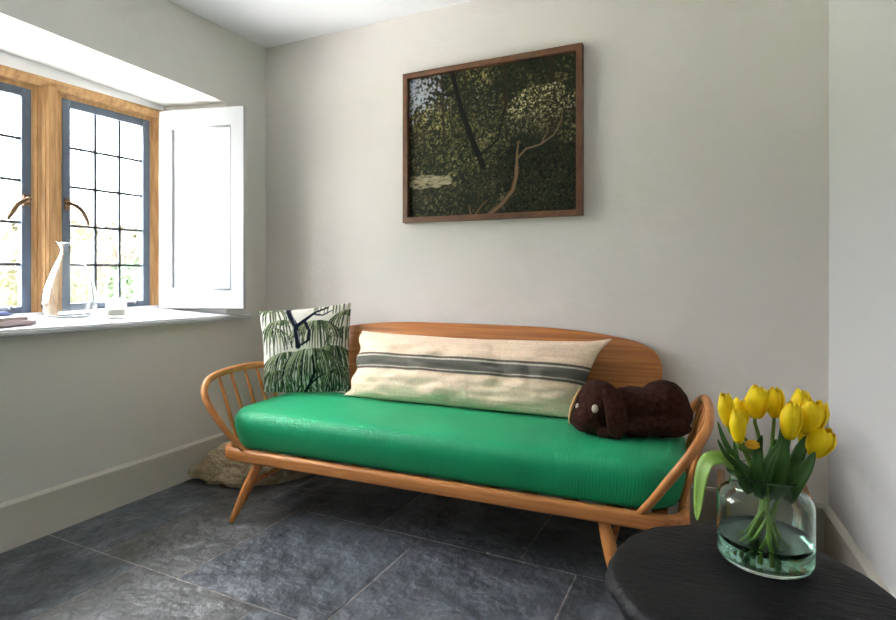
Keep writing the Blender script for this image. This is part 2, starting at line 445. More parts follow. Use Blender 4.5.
bm = bmesh.new(); box(bm, (-3.02, 1.285, .885), (.10, 1.93, .035)); wobj('window_ledge', bm, M['white'], smooth=False)
for k, (y0, y1) in enumerate(Ls):
    bm = bmesh.new(); xc = -3.01; f = .042
    for (a, b, c_, d_) in ((y0, y0+f, ZB, ZT), (y1-f, y1, ZB, ZT), (y0+f, y1-f, ZB, ZB+f*.8), (y0+f, y1-f, ZT-f, ZT)):
        box(bm, (xc, (a+b)/2, (c_+d_)/2), (.034, b-a, d_-c_), .004)
    cs = wobj('casement', bm, M['steel'], smooth=False)
    bm = bmesh.new(); ya, yb, za, zb = y0+f, y1-f, ZB+f*.8, ZT-f
    for i in (1, 2): box(bm, (xc, ya+(yb-ya)*i/3, (za+zb)/2), (.012, .013, zb-za))
    for i in range(1, 5): box(bm, (xc, (ya+yb)/2, za+(zb-za)*i/5), (.012, yb-ya, .013))
    wobj('glazing_bars', bm, M['lead'], cs, smooth=False)
    bm = bmesh.new(); box(bm, (xc-.004, (ya+yb)/2, (za+zb)/2), (.003, yb-ya+.01, zb-za+.01)); wobj('pane', bm, M['pane'], cs, smooth=False)
    s = 1 if k == 0 else -1; yh = y0+.024 if k == 0 else y1-.024; zh = 1.44
    bm = bmesh.new()
    pts = catmull([(xc+.02, yh-s*.006, zh+.006), (xc+.045, yh+s*.02, zh-.002), (xc+.05, yh+s*.055, zh-.03), (xc+.05, yh+s*.08, zh-.075), (xc+.045, yh+s*.09, zh-.10)], 6)
    n = len(pts); tube(bm, pts, [.007+.004*math.sin(PI*min(1, i/n*1.1)) for i in range(n)], 10)
    box(bm, (xc+.02, yh, zh), (.012, .03, .055), .004); bmesh.ops.create_uvsphere(bm, u_segments=12, v_segments=8, radius=.013, matrix=Matrix.Translation((xc+.04, yh, zh+.004)))
    tag(wobj('handle', bm, M['bronze'], cs), 'curved bronze window handle')
    bm = bmesh.new(); box(bm, (xc+.022, y1-.13, ZB+.022), (.01, .10, .008), .002); tube(bm, [(xc+.02, y1-.10, ZB+.02), (xc+.04, y1-.10, ZB+.02), (xc+.045, y1-.10, ZB+.04)], .005, 8)
    wobj('stay', bm, M['lead'], cs)

# shutter folded back against the splay
A = Vector((-2.925, 2.208, 0)); B = Vector((-2.40, 2.336, 0)); dv = (B-A); w = dv.length; ang = math.atan2(dv.y, dv.x)
sh = empty('window_shutter', (A.x, A.y, .892), ang, 'white panelled wooden shutter folded open at the right of the window', 'shutter')
hs = 1.130; t = .028; st = .082
bm = bmesh.new()
for c_, s_ in (((st/2, 0, hs/2), (st, t, hs)), ((w-st/2, 0, hs/2), (st, t, hs)), ((w/2, 0, st*.65), (w, t-.001, st*1.3)), ((w/2, 0, hs-st*.65), (w, t-.001, st*1.3))):
    box(bm, c_, s_, .002)
obj('shutter_frame', bm, M['shutter'], sh, smooth=False)
bm = bmesh.new(); box(bm, (w/2, .002, hs/2), (w-2*st+.01, t*.45, hs-2.4*st)); obj('shutter_panel', bm, M['shutter'], sh, smooth=False)
bm = bmesh.new()
x0, x1, z0, z1 = st, w-st, st*1.3, hs-st*1.3
for (a, b) in (((x0, z0), (x1, z0)), ((x1, z0), (x1, z1)), ((x1, z1), (x0, z1)), ((x0, z1), (x0, z0))):
    for s in (-1,):
        tube(bm, [(a[0], s*t*.36, a[1]), (b[0], s*t*.36, b[1])], .006, 8)
obj('panel_moulding', bm, M['shutter'], sh)
for z in (.15, hs-.15):
    bm = bmesh.new(); tube(bm, [(0, 0, z-.035), (0, 0, z+.035)], .007, 10); obj('hinge', bm, M['white'], sh)

# ------------------------------------------------------------------ things on the sill
c = (-2.80, 1.63, .8795)
bm = bmesh.new()
outer = [(0, 0), (.07, .0), (.082, .004), (.100, .02), (.111, .05), (.113, .08), (.109, .115), (.097, .165), (.080, .215), (.062, .26), (.048, .293), (.041, .315), (.041, .328), (.047, .345), (.060, .361)]
inner = [(r-.0022, z+(.0003 if z > .36 else 0)) for r, z in outer[:4:-1]]+[(.1085, .052), (.0978, .0225), (.080, .009), (0, .008)]
po = [(v.x, v.y) for v in catmull([(r, z, 0) for r, z in outer[3:]], 3)]; pi_ = [(v.x, v.y) for v in catmull([(r, z, 0) for r, z in inner], 3)]
lathe(bm, outer[:3]+po+pi_, 56, c)
tag(obj('glass_carafe', bm, M['glass'], origin=c), 'tall clear glass carafe with flared lip standing on the white window sill', 'carafe')
c = (-2.675, 1.775, sz(-2.675, 1.775)+.0005)
cd = empty('candle_holder', c, 0, 'small clear glass holder with a white candle on the sill near the shutter', 'candle holder')
bm = bmesh.new(); lathe(bm, [(0, 0), (.038, 0), (.043, .004), (.045, .02), (.046, .096), (.0435, .096), (.0425, .02), (.040, .012), (0, .012)], 40); obj('glass_cup', bm, M['frost'], cd)
bm = bmesh.new(); lathe(bm, [(0, .0125), (.039, .0125), (.0415, .02), (.0418, .046), (.038, .048), (0, .047)], 32); wx = obj('candle_wax', bm, M['wax'], cd)
bm = bmesh.new(); tube(bm, [(0, 0, .046), (.001, 0, .054), (.003, .001, .06)], .0012, 6); obj('wick', bm, M['lead'], wx)

def mag(name, c, s, rz, cov, label, cat='magazine', group=None):
    e = empty(name, c, rz, label, cat, group); w_, d_, h_ = s
    bm = bmesh.new(); box(bm, (0, 0, h_/2), (w_-.004, d_-.004, h_-.002)); obj('pages', bm, M['paper'], e, smooth=False)
    bm = bmesh.new(); box(bm, (0, 0, .0006), (w_, d_, .0012)); box(bm, (0, 0, h_-.0006), (w_, d_, .0012)); box(bm, (-w_/2+.0006, 0, h_/2), (.0012, d_, h_)); obj('cover', bm, cov, e, smooth=False)
    return e
z0 = sz(-2.66, 1.3)+.004
mag('magazine', (-2.668, 1.215, z0), (.215, .285, .017), math.radians(10), M['cover1'], 'grey magazine at the bottom of the pile on the window sill')
mag('magazine', (-2.680, 1.195, z0+.0175), (.21, .28, .016), math.radians(16), M['cover2'], 'pale pink magazine lying on top of the grey one on the sill')
bm = bmesh.new()
for i in range(3): box(bm, (-2.74+.004*i, 1.235-.004*i, z0+.036+.006*i), (.12, .20-.02*i, .0065), .003, Matrix.Rotation(.3, 4, 'Z'))
tag(obj('folded_cloth', bm, M['blue'], origin=(-2.74, 1.235, z0+.034)), 'folded pale blue cloth on top of the magazines', 'cloth')
bm = bmesh.new(); box(bm, (-2.755, 1.205, z0+.095-.018), (.05, .07, .05), .006)
box(bm, (-2.755, 1.205, z0+.095+.0095), (.052, .072, .006), .002)
tag(obj('small_box', bm, M['purple'], origin=(-2.755, 1.205, z0+.052)), 'small dark purple box standing on the blue cloth by the window', 'box')

# ------------------------------------------------------------------ framed picture
def picture():
    Wp, Hp = .953, .793; x0, z0 = -1.537, 1.3585
    e = empty('framed_picture', (x0+Wp/2, YB-.03, z0), 0, 'woodland photograph in a thin brown wooden frame hung on the white back wall', 'picture')
    ft, fd = .028, .038
    bm = bmesh.new(); yb = .018
    o_ = [(-Wp/2, 0), (Wp/2, 0), (Wp/2, Hp), (-Wp/2, Hp)]; i_ = [(-Wp/2+ft, ft), (Wp/2-ft, ft), (Wp/2-ft, Hp-ft), (-Wp/2+ft, Hp-ft)]
    for k in range(4):
        a, b, c_, d_ = o_[k], o_[(k+1) % 4], i_[(k+1) % 4], i_[k]
        poly_prism(bm, [(p[0], yb, p[1]) for p in (a, b, c_, d_)], (0, -fd, 0))
    bmesh.ops.remove_doubles(bm, verts=bm.verts[:], dist=1e-5)
    obj('picture_frame', bm, M['frame'], e, smooth=False)
    bm = bmesh.new(); box(bm, (0, .016, Hp/2), (Wp-.02, .006, Hp-.02)); obj('backing_board', bm, M['frame'], e, smooth=False)
    w, h = 330, 272
    R = Raster(w, h, L3(34, 38, 26))
    def px(u, v): return u*w, v*h
    greens = [(60, 60, 38), (80, 76, 46), (98, 92, 58), (122, 114, 76), (44, 46, 32), (30, 32, 24), (70, 58, 42)]
    for _ in range(6500):
        u, v = random.random(), random.random()
        lit = .80+.75*noise.noise((u*3.4, v*3.4, 4.))+.35*noise.noise((u*9, v*9, 2.))
        if u < .5 and v < .72: lit += .22
        if u > .6 and v > .55: lit -= .40
        if u > .45 and v < .2: lit -= .18
        g = random.choice(greens); f = max(.30, min(1.5, lit))
        R.dab(*px(u, v), random.uniform(1.2, 4), L3(*[min(255, x*f) for x in g]), .75, random.uniform(.8, 2.4), random.random()*3)
    for _ in range(260):      # sky through the leaves
        u, v = abs(random.gauss(.05, .08)), abs(random.gauss(.11, .08))
        R.dab(*px(u, v), random.uniform(1.2, 4), L3(168, 172, 184), .7, random.uniform(1, 3), random.random()*3)
    for _ in range(40):
        R.dab(*px(random.uniform(.3, .55), random.uniform(.1, .35)), random.uniform(.8, 1.4), L3(170, 176, 168), .6)
    for _ in range(500):      # yellow-green mid foliage
        u, v = random.uniform(0, .6), random.uniform(.25, .68)
        R.dab(*px(u, v), random.uniform(1, 3), L3(*random.choice([(112, 106, 54), (92, 96, 46), (76, 80, 44), (120, 112, 70)])), .6, random.uniform(.8, 2), random.random()*3)
    for _ in range(170):      # pale clearing at the left
        u = random.uniform(.0, .27); hgt = .045*math.sqrt(max(0, 1-((u-.1)/.2)**2))
        v = .745+random.uniform(-1, 1)*hgt
        R.dab(*px(u, v), random.uniform(4, 9), L3(*random.choice([(150, 140, 110), (138, 128, 98), (162, 152, 124)])), .6, random.uniform(1, 2.4), -.05)
    for _ in range(260):
        R.dab(*px(random.uniform(0, .45), random.choice([.66, .68, .83, .86])+random.gauss(0, .02)), random.uniform(1, 4), L3(*random.choice([(34, 42, 24), (58, 64, 34), (24, 30, 20)])), .7, random.uniform(1, 2), random.random()*3)
    for q, r in (((.22, .1), 3), ((.36, .2), 2), ((.86, .1), 5), ((.6, .12), 3)):      # far trunks
        R.stroke([px(q[0], 0), px(q[0]+.01, .5)], r, r, L3(44, 36, 28), .55)
    R.stroke([px(.285, 0), px(.31, .14), px(.35, .30), px(.405, .48), px(.45, .60), px(.475, .68)], 4.2, 5.5, L3(22, 20, 18))
    R.stroke([px(.30, .14), px(.25, .16), px(.20, .13), px(.14, .18)], 2, 1, L3(24, 22, 18), .9)
    R.stroke([px(.45, .60), px(.56, .5), px(.60, .3)], 2.4, 1.6, L3(24, 22, 18), .8)
    for _ in range(260):      # dark understorey right
        R.dab(*px(random.uniform(.55, 1), random.uniform(.58, .86)), random.uniform(2, 5), L3(*random.choice([(16, 18, 14), (24, 26, 18), (34, 34, 22)])), .7, random.uniform(1.5, 4), random.random()*3)
    for _ in range(900):
        u, v = random.uniform(.42, 1), random.uniform(.6, 1); R.dab(*px(u, v), random.uniform(1, 3.2), L3(*random.choice([(40, 46, 30), (54, 56, 36), (66, 56, 40), (30, 32, 24), (74, 76, 46), (24, 26, 20)])), .6, random.uniform(.7, 1.6), random.random()*3)
    for _ in range(950):      # pale-leaved bush at the right
        a = random.random()*2*PI; rr = math.sqrt(random.random())
        u, v = .82+.22*rr*math.cos(a), .35+.175*rr*math.sin(a)+.05*(u-.8)
        col = random.choice([(142, 134, 98), (172, 162, 124), (104, 98, 68), (60, 60, 42), (36, 36, 26), (90, 84, 58)])
        k = 1.38-.35*max(0, (u-.8)/.2)-1.1*max(0, (v-.30)/.25)
        R.dab(*px(u, v), random.uniform(1.4, 3.4), L3(*[min(255, x*k) for x in col]), .9, random.uniform(.7, 1.5), random.random()*3)
    bark = L3(112, 90, 64)
    R.stroke([px(.50, 1.0), px(.58, .93), px(.645, .84), px(.665, .75), px(.668, .68)], 4, 3.2, bark)
    R.stroke([px(.49, 1.0), px(.57, .93), px(.635, .84), px(.655, .75)], 1.4, 1.2, L3(74, 54, 36))
    R.stroke([px(.668, .68), px(.67, .60), px(.68, .52)], 2.4, 1.2, bark)
    R.stroke([px(.668, .64), px(.72, .58), px(.80, .56), px(.87, .51), px(.91, .43), px(.92, .35)], 2.0, .9, L3(106, 88, 66))
    R.stroke([px(.80, .56), px(.84, .48), px(.83, .42)], 1.3, .7, L3(110, 90, 64))
    R.stroke([px(.42, 1.), px(.47, .92), px(.50, .9)], 2, 1, L3(96, 72, 48))
    R.stroke([px(.40, 1.), px(.385, .92)], 1.6, 1, L3(110, 82, 54))
    for _ in range(420):      # ferns and ground plants in front
        u, v = random.random(), random.uniform(.78, 1)
        R.dab(*px(u, v), random.uniform(1, 3), L3(*random.choice([(40, 48, 28), (62, 66, 36), (26, 30, 20), (84, 80, 44), (52, 44, 28)])), .55, random.uniform(.7, 1.6), random.random()*3)
    R.stroke([px(.50, 1.0), px(.58, .93), px(.645, .84)], 2.4, 2.2, bark, .8)
    V = []; uv = []
    iw, ih = Wp-2*ft+.006, Hp-2*ft+.006
    for j in range(h):
        for i in range(w):
            V.append(((i/(w-1)-.5)*iw, .004, Hp/2+(j/(h-1)-.5)*ih)); uv.append((i/(w-1), j/(h-1)))
    me = grid_mesh('photo_print', V, w, h); uv = np.array(uv); paint(me, np.minimum(R.sample(uv[:, 0], uv[:, 1])*.95, .8))
    link('photo_print', me, M['art'], e)
picture()

# ------------------------------------------------------------------ the studio couch
SA = math.radians(3.1); SO = Vector((-1.09, 1.915, 0))
SU = Vector((math.cos(SA), math.sin(SA), 0)); SV = Vector((-math.sin(SA), math.cos(SA), 0))
def S(u, v, z): return SO+SU*u+SV*v+Vector((0, 0, z))
D0 = .33
so = empty('daybed_sofa', tuple(S(0, D0, 0)), SA, 'long wooden spindle-armed daybed sofa with bright green corduroy seat cushion', 'sofa')
def P(u, v, z): return Vector((u, v-D0, z))

def build_sofa():
    # seat rail: bent ring
    bm = bmesh.new(); cy = .325-D0; hy = .335
    o = rrect(.996, hy, .095, 10, 0, cy, 24); i_ = rrect(.964, hy-.032, .07, 10, 0, cy, 24)
    sh_ = lambda pts, d, z: [(p[0], p[1], z) for p in pts]
    def ins(d): return rrect(.996-d, hy-d, .095-d*.8, 10, 0, cy, 24)
    rr = [sh_(ins(.006), 0, .248), sh_(ins(.001), 0, .252), sh_(o, 0, .258), sh_(o, 0, .288), sh_(ins(.003), 0, .297), sh_(ins(.010), 0, .301), sh_(ins(.026), 0, .300), sh_(i_, 0, .295), sh_(i_, 0, .252), sh_(ins(.027), 0, .248)]
    VR = [[bm.verts.new(p) for p in r] for r in rr]; n = len(VR[0])
    for A_, B_ in zip(VR, VR[1:]+VR[:1]):
        for k in range(n): bm.faces.new((A_[k], A_[(k+1) % n], B_[(k+1) % n], B_[k]))
    obj('seat_rail', bm, M['elmX'], so, auto=60)
    bm = bmesh.new()
    for k in range(13): box(bm, (-.9+.15*k, cy, .276), (.05, 2*hy-.05, .012), .002)
    obj('webbing', bm, M['elmX'], so, smooth=False)
    # legs
    for sx in (-1, 1):
        for (v0, v1, vt) in ((.04, -.06, 0), (.56, .62, 1)):
            ut = .775 if sx < 0 else .715; a, b = P(sx*ut, v0, .262), P(sx*(ut+.08), v1, 0)
            bm = bmesh.new(); pr = [.016, .020, .0225, .0235, .0235, .022, .0195, .017, .0145, .012]
            tube(bm, [a.lerp(b, k/9) for k in range(10)], pr, 16)
            for v in bm.verts:
                if v.co.z < .0: v.co.z = 0
            obj('leg', bm, M['elmZ'], so)
        bm = bmesh.new(); tube(bm, [P(sx*(ut+.033), .0, .155), P(sx*(ut+.033), .3, .165), P(sx*(ut+.033), .585, .155)], [.009, .012, .009], 12); obj('stretcher', bm, M['elmX'], so)
    # arms
    hoop = [(.835, .015, .285), (.885, -.025, .36), (.935, -.055, .44), (.985, -.067, .515), (1.02, -.05, .567), (1.045, .0, .600), (1.055, .08, .617), (1.058, .2, .622), (1.055, .34, .618), (1.045, .46, .600), (1.02, .545, .56), (.985, .585, .49), (.93, .60, .39), (.875, .605, .285)]
    for sx in (-1, 1):
        c_ = catmull([P(sx*u, v, z) for u, v, z in hoop], 7)
        bm = bmesh.new(); n = len(c_)
        tube(bm, c_, [.0145+.003*min(1, 6*min(i/n, 1-i/n)) for i in range(n)], 14, .85, up=(sx*.8, 0, .6))
        obj('arm_hoop', bm, M['elmH'], so)
        for k, v in enumerate((.06, .145, .23, .315, .40, .485)):
            vb = .10+.42*k/5
            # meet the hoop
            tp = min((q for q in c_ if q.z > .55), key=lambda q: abs(q.y-(v-D0)))
            b = P(sx*.962, vb, .285)
            bm = bmesh.new(); tube(bm, [b.lerp(tp, t_/6) for t_ in range(7)], [.0065, .0085, .0095, .0095, .0085, .0075, .006], 12)
            obj('spindle', bm, M['elmZ'], so)
    # backrest plank, gently curved outline and leaning back
    bm = bmesh.new(); top = []
    outl = [(.0, .836), (.15, .838), (.30, .838), (.45, .832), (.58, .822), (.69, .808), (.78, .790), (.84, .765), (.875, .73), (.889, .68), (.889, .62), (.882, .56), (.85, .52), (.82, .49), (.76, .475), (.6, .465), (.4, .46), (.2, .458), (0, .458)]
    half = [(v.x, v.y) for v in catmull([(u, z, 0) for u, z in outl], 4)]
    full = half+[(-u, z) for u, z in half[-2:0:-1]]
    def bv(z, u): return .602+.05*(z-.458)/.39+.02*(1-(u/.87)**2)
    th = .022
    fr = [bm.verts.new(P(u, bv(z, u)-th/2, z)) for u, z in full]; fi = [bm.verts.new(P(u*.993, bv(z, u)-th/2-.004, .655+(z-.655)*.985)) for u, z in full]
    bk = [bm.verts.new(P(u, bv(z, u)+th/2, z)) for u, z in full]
    n = len(full)
    for A_, B_ in ((fi, fr), (fr, bk)):
        for k in range(n): bm.faces.new((A_[k], A_[(k+1) % n], B_[(k+1) % n], B_[k]))
    # front/back faces as quads between upper and lower halves
    h = len(half)
    def cap(R_):
        up = R_[:h]; lo = None
        # pair point k with mirror index
        for k in range(h-1):
            a, b = R_[k], R_[k+1]; c2 = R_[(n-k-1) % n]; d2 = R_[(n-k) % n]
            if k == 0: bm.faces.new((R_[0], R_[1], R_[n-1]))
            elif k == h-2: bm.faces.new((R_[k], R_[k+1], R_[k+2]))
            else: bm.faces.new((a, b, c2, d2))
    cap(fi); cap(bk)
    obj('backrest', bm, M['elmback'], so, auto=40)
    for u in (-.7, -.42, -.14, .14, .42, .7):
        bm = bmesh.new(); tube(bm, [P(u, .60, .285), P(u, .612, .40), P(u, .622, .50)], [.009, .011, .009], 12); obj('back_spindle', bm, M['elmZ'], so)
    # green corduroy mattress
    zb, zt = .293, .462; cx_, cyv = 0, .305-D0; hx, hy2 = .972, .285
    prof = [(.034, zb), (.016, zb+.006), (.008, zb+.022), (-.002, zb+.06), (-.010, zb+.095), (-.010, zt-.045), (-.004, zt-.024), (.010, zt-.007), (.034, zt+.002), (.07, zt+.004), (.12, zt+.008), (.18, zt+.011), (.235, zt+.012)]
    base = rrect(hx, hy2, .14, 14, 0, cyv, 90)
    per = [0]
    for a, b in zip(base, base[1:]): per.append(per[-1]+math.hypot(b[0]-a[0], b[1]-a[1]))
    verts = []; rib = []; faces = []
    n = len(base); s0 = base[0][0]
    for k, (d, z) in enumerate(prof):
        o2 = rrect(hx-d, hy2-d, max(.14-d*.55, .045), 14, 0, cyv, 90)
        for i, p in enumerate(o2):
            q = base[i]
            wob = .003*noise.noise((p[0]*3, p[1]*3, z*6)) + (.004*noise.noise((p[0]*5+9, p[1]*5, 2.)) if d >= .034 else 0)
            verts.append((p[0], p[1], z+(wob if z > zb+.05 else 0)))
            side = q[1] > cyv
            r_side = (q[0]) if abs(q[0]) < hx-.139 else math.copysign(hx-.14, q[0])+math.copysign(1, q[0])*(abs(q[0])-(hx-.14)+ (.0 if True else 0))+ (abs(abs(q[1]-cyv)-(hy2)))*math.copysign(1, q[0])
            rib.append(r_side if d < .034 else p[0])
    for k in range(len(prof)-1):
        for i in range(n): faces.append((k*n+i, k*n+(i+1) % n, (k+1)*n+(i+1) % n, (k+1)*n+i))
    faces.append(tuple(range(n))[::-1])
    last = (len(prof)-1)*n
    # zip the innermost ring
    front = [i for i in range(n)]
    faces.append(tuple(last+i for i in range(n)))
    me = bpy.data.meshes.new('seat_cushion'); me.from_pydata(verts, [], faces)
    at = me.attributes.new('rib', 'FLOAT', 'POINT'); at.data.foreach_set('value', np.array(rib, np.float32))
    tag(link('seat_cushion', me, M['cord'], so), 'bright green ribbed corduroy seat cushion')
build_sofa()

# ------------------------------------------------------------------ loose cushions
def cushion(name, c4, nu, nv, front, back, R, m, edge=None, inset=.03, wr=.006, seed=0, sag=0, pw=2.2):
    BL, BR, TR, TL = [Vector(p) for p in c4]
    N_ = ((BR-BL).cross(TL-BL)).normalized()
    V = []; UV = []
    def pt(s, t, side):
        s2 = s*2-1; t2 = t*2-1
        # edges draw inwards between the corners
        si = s+(-s2)*inset*(1-t2*t2)*abs(s2); ti = t+(-t2)*inset*1.2*(1-s2*s2)*abs(t2)*(1 if t2 > 0 else -.3)
        p = BL*(1-si)*(1-ti)+BR*si*(1-ti)+TR*si*ti+TL*(1-si)*ti
        f = max(0, (1-abs(s2)**pw)*(1-abs(t2)**pw))**.62
        if sag: p = p+Vector((0, 0, -sag*4*s*(1-s)*t))
        wv = wr*(noise.noise((s*5+seed, t*5, side*3.))+.5*noise.noise((s*13+seed, t*11, side*5.)))*min(1, f*2.)
        if pw > 3 and side > 0: wv += f*(.007*math.sin(s*34+6*noise.noise((s*4, t*2.5, 1.)))*(noise.noise((s*6, t*3, 8.))+.3)+.006*math.sin(t*16+s*22+5*noise.noise((s*5, t*3, 4.)))*max(0, noise.noise((s*5, t*2, 12.))+.15))
        if edge: p = p+edge(s, t)
        return p+N_*(side*(front if side > 0 else back)*f+wv)
    for j in range(nv):
        for i in range(nu):
            s, t = i/(nu-1), j/(nv-1); V.append(pt(s, t, 1)); UV.append((s, t))
    F = [(j*nu+i, j*nu+i+1, (j+1)*nu+i+1, (j+1)*nu+i) for j in range(nv-1) for i in range(nu-1)]
    k = len(V); idx = {}
    for j in range(nv):
        for i in range(nu):
            if i in (0, nu-1) or j in (0, nv-1): idx[i, j] = j*nu+i
            else:
                idx[i, j] = len(V); V.append(pt(i/(nu-1), j/(nv-1), -1)); UV.append((i/(nu-1), j/(nv-1)))
    F += [(idx[i, j], idx[i, j+1], idx[i+1, j+1], idx[i+1, j]) for j in range(nv-1) for i in range(nu-1)]
    me = bpy.data.meshes.new(name); me.from_pydata([tuple(v) for v in V], [], F)
    UV = np.array(UV); paint(me, R.sample(UV[:, 0], UV[:, 1]))
    org = (BL+BR)/2
    return link(name, me, m, None, tuple(org))

def palm_print():
    w = h = 240
    R = Raster(w, h, L3(222, 220, 208)); px = lambda u, v: (u*w, v*h)
    for _ in range(500):
        R.dab(*px(random.random(), random.random()), random.uniform(1, 3), L3(*random.choice([(205, 204, 190), (232, 230, 220), (186, 192, 178)])), .4, random.uniform(2, 8), random.gauss(0, .2))
    pal = [(136, 148, 110), (108, 126, 86), (86, 104, 70), (166, 174, 142), (34, 42, 48), (206, 208, 190), (150, 160, 122), (52, 64, 58)]
    def frond(cx, cy, rx, ry, n, lo=-1.5, hi=1.5, wd=2.9, dark=.3):
        for k in sorted(range(n), key=lambda q: -abs(q-n/2)):
            a = lo+(hi-lo)*(k+random.uniform(-.3, .3))/(n-1)
            ex = cx+rx*1.12*math.sin(a)*random.uniform(.92, 1.08); ey = cy+ry*(1-.45*abs(math.sin(a)))*random.uniform(.85, 1.08)
            mx_, my_ = cx+rx*.62*math.sin(a), cy-ry*.02-ry*.12*math.cos(a)
            pts = [px(cx, cy), px((cx+mx_)/2, (cy+my_)/2-ry*.06), px(mx_, my_), px((mx_+ex)/2+rx*.1*math.sin(a), my_+(ey-my_)*.42), px(ex, ey)]
            pts = [(v.x, v.y) for v in catmull([(p[0], p[1], 0) for p in pts], 4)]
            R.stroke([(p[0]+1.6, p[1]+1) for p in pts], wd, 1., L3(*random.choice([(28, 36, 42), (36, 48, 44), (50, 66, 56)])), .9)
            R.stroke(pts, wd*.72, .7, L3(*random.choice(pal if random.random() < dark else pal[:4]+pal[5:7])), .95)
    frond(.12, .02, .2, .26, 16); frond(.85, -.1, .24, .26, 18)
    frond(.10, .30, .22, .34, 18); frond(.22, .20, .22, .30, 16); frond(.97, .14, .22, .30, 16); frond(.93, .34, .20, .34, 16)
    frond(.60, .24, .26, .32, 30)
    navy = L3(24, 30, 44)
    R.stroke([px(.30, -.02), px(.33, .10), px(.385, .22), px(.40, .36), px(.41, .50)], 5.5, 7, navy)
    R.stroke([px(.40, .24), px(.48, .17), px(.60, .07), px(.74, .02)], 5.5, 2.5, navy)
    R.stroke([px(.34, .10), px(.30, .04), px(.36, -.02)], 4, 3, navy)
    R.stroke([px(.48, .17), px(.53, .30), px(.52, .42), px(.44, .47)], 4, 3, navy)
    R.stroke([px(.60, .10), px(.68, .12), px(.80, .06)], 3.5, 1.5, L3(60, 66, 84))
    R.stroke([px(.41, .30), px(.43, .44)], 2, 2, L3(120, 124, 138))
    R.stroke([px(.385, .2), px(.345, .06)], 1.6, 1.2, L3(110, 116, 132))
    frond(.30, .62, .34, .42, 34, wd=3.2); frond(.78, .58, .32, .46, 34, wd=3.2); frond(.14, .80, .22, .30, 18); frond(.88, .78, .2, .3, 16)
    frond(.55, .60, .34, .46, 40, wd=3.2, dark=.4)
    R.stroke([px(.56, .60), px(.585, .78), px(.52, .92), px(.47, 1.0)], 2.8, 4.2, L3(22, 30, 32))
    R.stroke([px(.52, .92), px(.62, .84), px(.70, .80)], 2.8, 1.6, L3(22, 30, 32))
    for _ in range(40):
        x = random.random(); R.stroke([px(x, .9+random.random()*.06), px(x+random.gauss(0, .03), 1.02)], 2, 1.2, L3(*random.choice([(52, 84, 56), (34, 52, 44), (84, 120, 76)])), .8)
    return R
palm = cushion('palm_print_cushion', [S(-1.0, .315, .487), S(-.64, .56, .474), S(-.683, .64, .935), S(-1.08, .37, .893)], 181, 181, .075, .055, palm_print(), M['palm'], inset=.025, wr=.005, seed=2, pw=2.)
tag(palm, 'square cushion printed with green palm fronds on white, propped in the sofa corner', 'cushion')

def linen_print():
    w, h = 360, 110; R = Raster(w, h, L3(246, 220, 192))
    for y in range(h): R.a[y] *= 1+.10*math.sin(y*2.1)*random.random()+random.uniform(-.04, .04)
    R.a *= (1+rng.normal(0, .06, (h, w, 1)))
    for _ in range(260): R.dab(random.random()*w, random.random()*h, random.uniform(3, 12), L3(*random.choice([(226, 206, 182), (244, 230, 212)])), .25, random.uniform(.8, 2))
    def band(v0, v1, col):
        y0, y1 = int((1-v1)*h), int((1-v0)*h); R.a[y0:y1+1] = R.a[y0:y1+1]*.15+np.array(L3(*col))*(.85+rng.normal(0, .09, (y1-y0+1, w, 1)))
    dark = (30, 44, 50)
    band(.46, .585, (48, 66, 70)); band(.615, .628, dark); band(.415, .43, dark)
    band(.59, .608, (214, 206, 190)); band(.437, .452, (214, 206, 190))
    return R
def wav(s, t):
    e = Vector((0, 0, 0))
    if s < .03: e += SU*(.009*math.sin(t*20))
    k = math.exp(-((s-.0)/.03)**2)*math.exp(-((t-0)/.08)**2); e += -SU*.03*k
    k = math.exp(-((s-1)/.03)**2)*math.exp(-((t-1)/.1)**2); e += SU*.03*k+Vector((0, 0, .012))*k
    return e
bol = cushion('linen_bolster_cushion', [S(-.575, .44, .478), S(.55, .44, .478), S(.655, .575, .795), S(-.585, .575, .790)], 281, 91, .095, .04, linen_print(), M['linen'], edge=wav, inset=.012, wr=.017, seed=9, sag=.012, pw=3.2)
tag(bol, 'long beige rough linen cushion with dark blue stripe leaning on sofa back', 'cushion')

# ------------------------------------------------------------------ plush dog
def blob(name, parts, voxel, m, parent, smooth_it=6, disp=.003, seed=0):
    bm = bmesh.new()
    for c_, r, rot in parts:
        Mx = Matrix.Translation(c_) @ (rot or Matrix.Identity(4)) @ Matrix.Diagonal((r[0], r[1], r[2], 1))
        bmesh.ops.create_icosphere(bm, subdivisions=4, radius=1, matrix=Mx)
    me = bpy.data.meshes.new(name); bm.to_mesh(me); bm.free()
    o = bpy.data.objects.new('tmp', me); COL.objects.link(o)
    r_ = o.modifiers.new('r', 'REMESH'); r_.mode = 'VOXEL'; r_.voxel_size = voxel
    s_ = o.modifiers.new('s', 'SMOOTH'); s_.factor = .6; s_.iterations = smooth_it
    dg = bpy.context.evaluated_depsgraph_get(); dg.update()
    me2 = bpy.data.meshes.new_from_object(o.evaluated_get(dg)); me2.name = name
    bpy.data.objects.remove(o); bpy.data.meshes.remove(me)
    for v in me2.vertices:
        n_ = v.normal; v.co += n_*disp*(noise.noise(v.co*38+Vector((seed, 0, 0)))+.6*noise.noise(v.co*90))
    return link(name, me2, m, parent)
def rotm(x=0, y=0, z=0): return Matrix.Rotation(z, 4, 'Z') @ Matrix.Rotation(y, 4, 'Y') @ Matrix.Rotation(x, 4, 'X')
dz0 = .472
dog = empty('plush_dog', tuple(S(.80, .33, dz0)), SA, 'dark brown plush dog with floppy ears lying on the green seat by right arm', 'soft toy')
q = lambda u, v, z: (u-.80, v-.33, z-dz0)
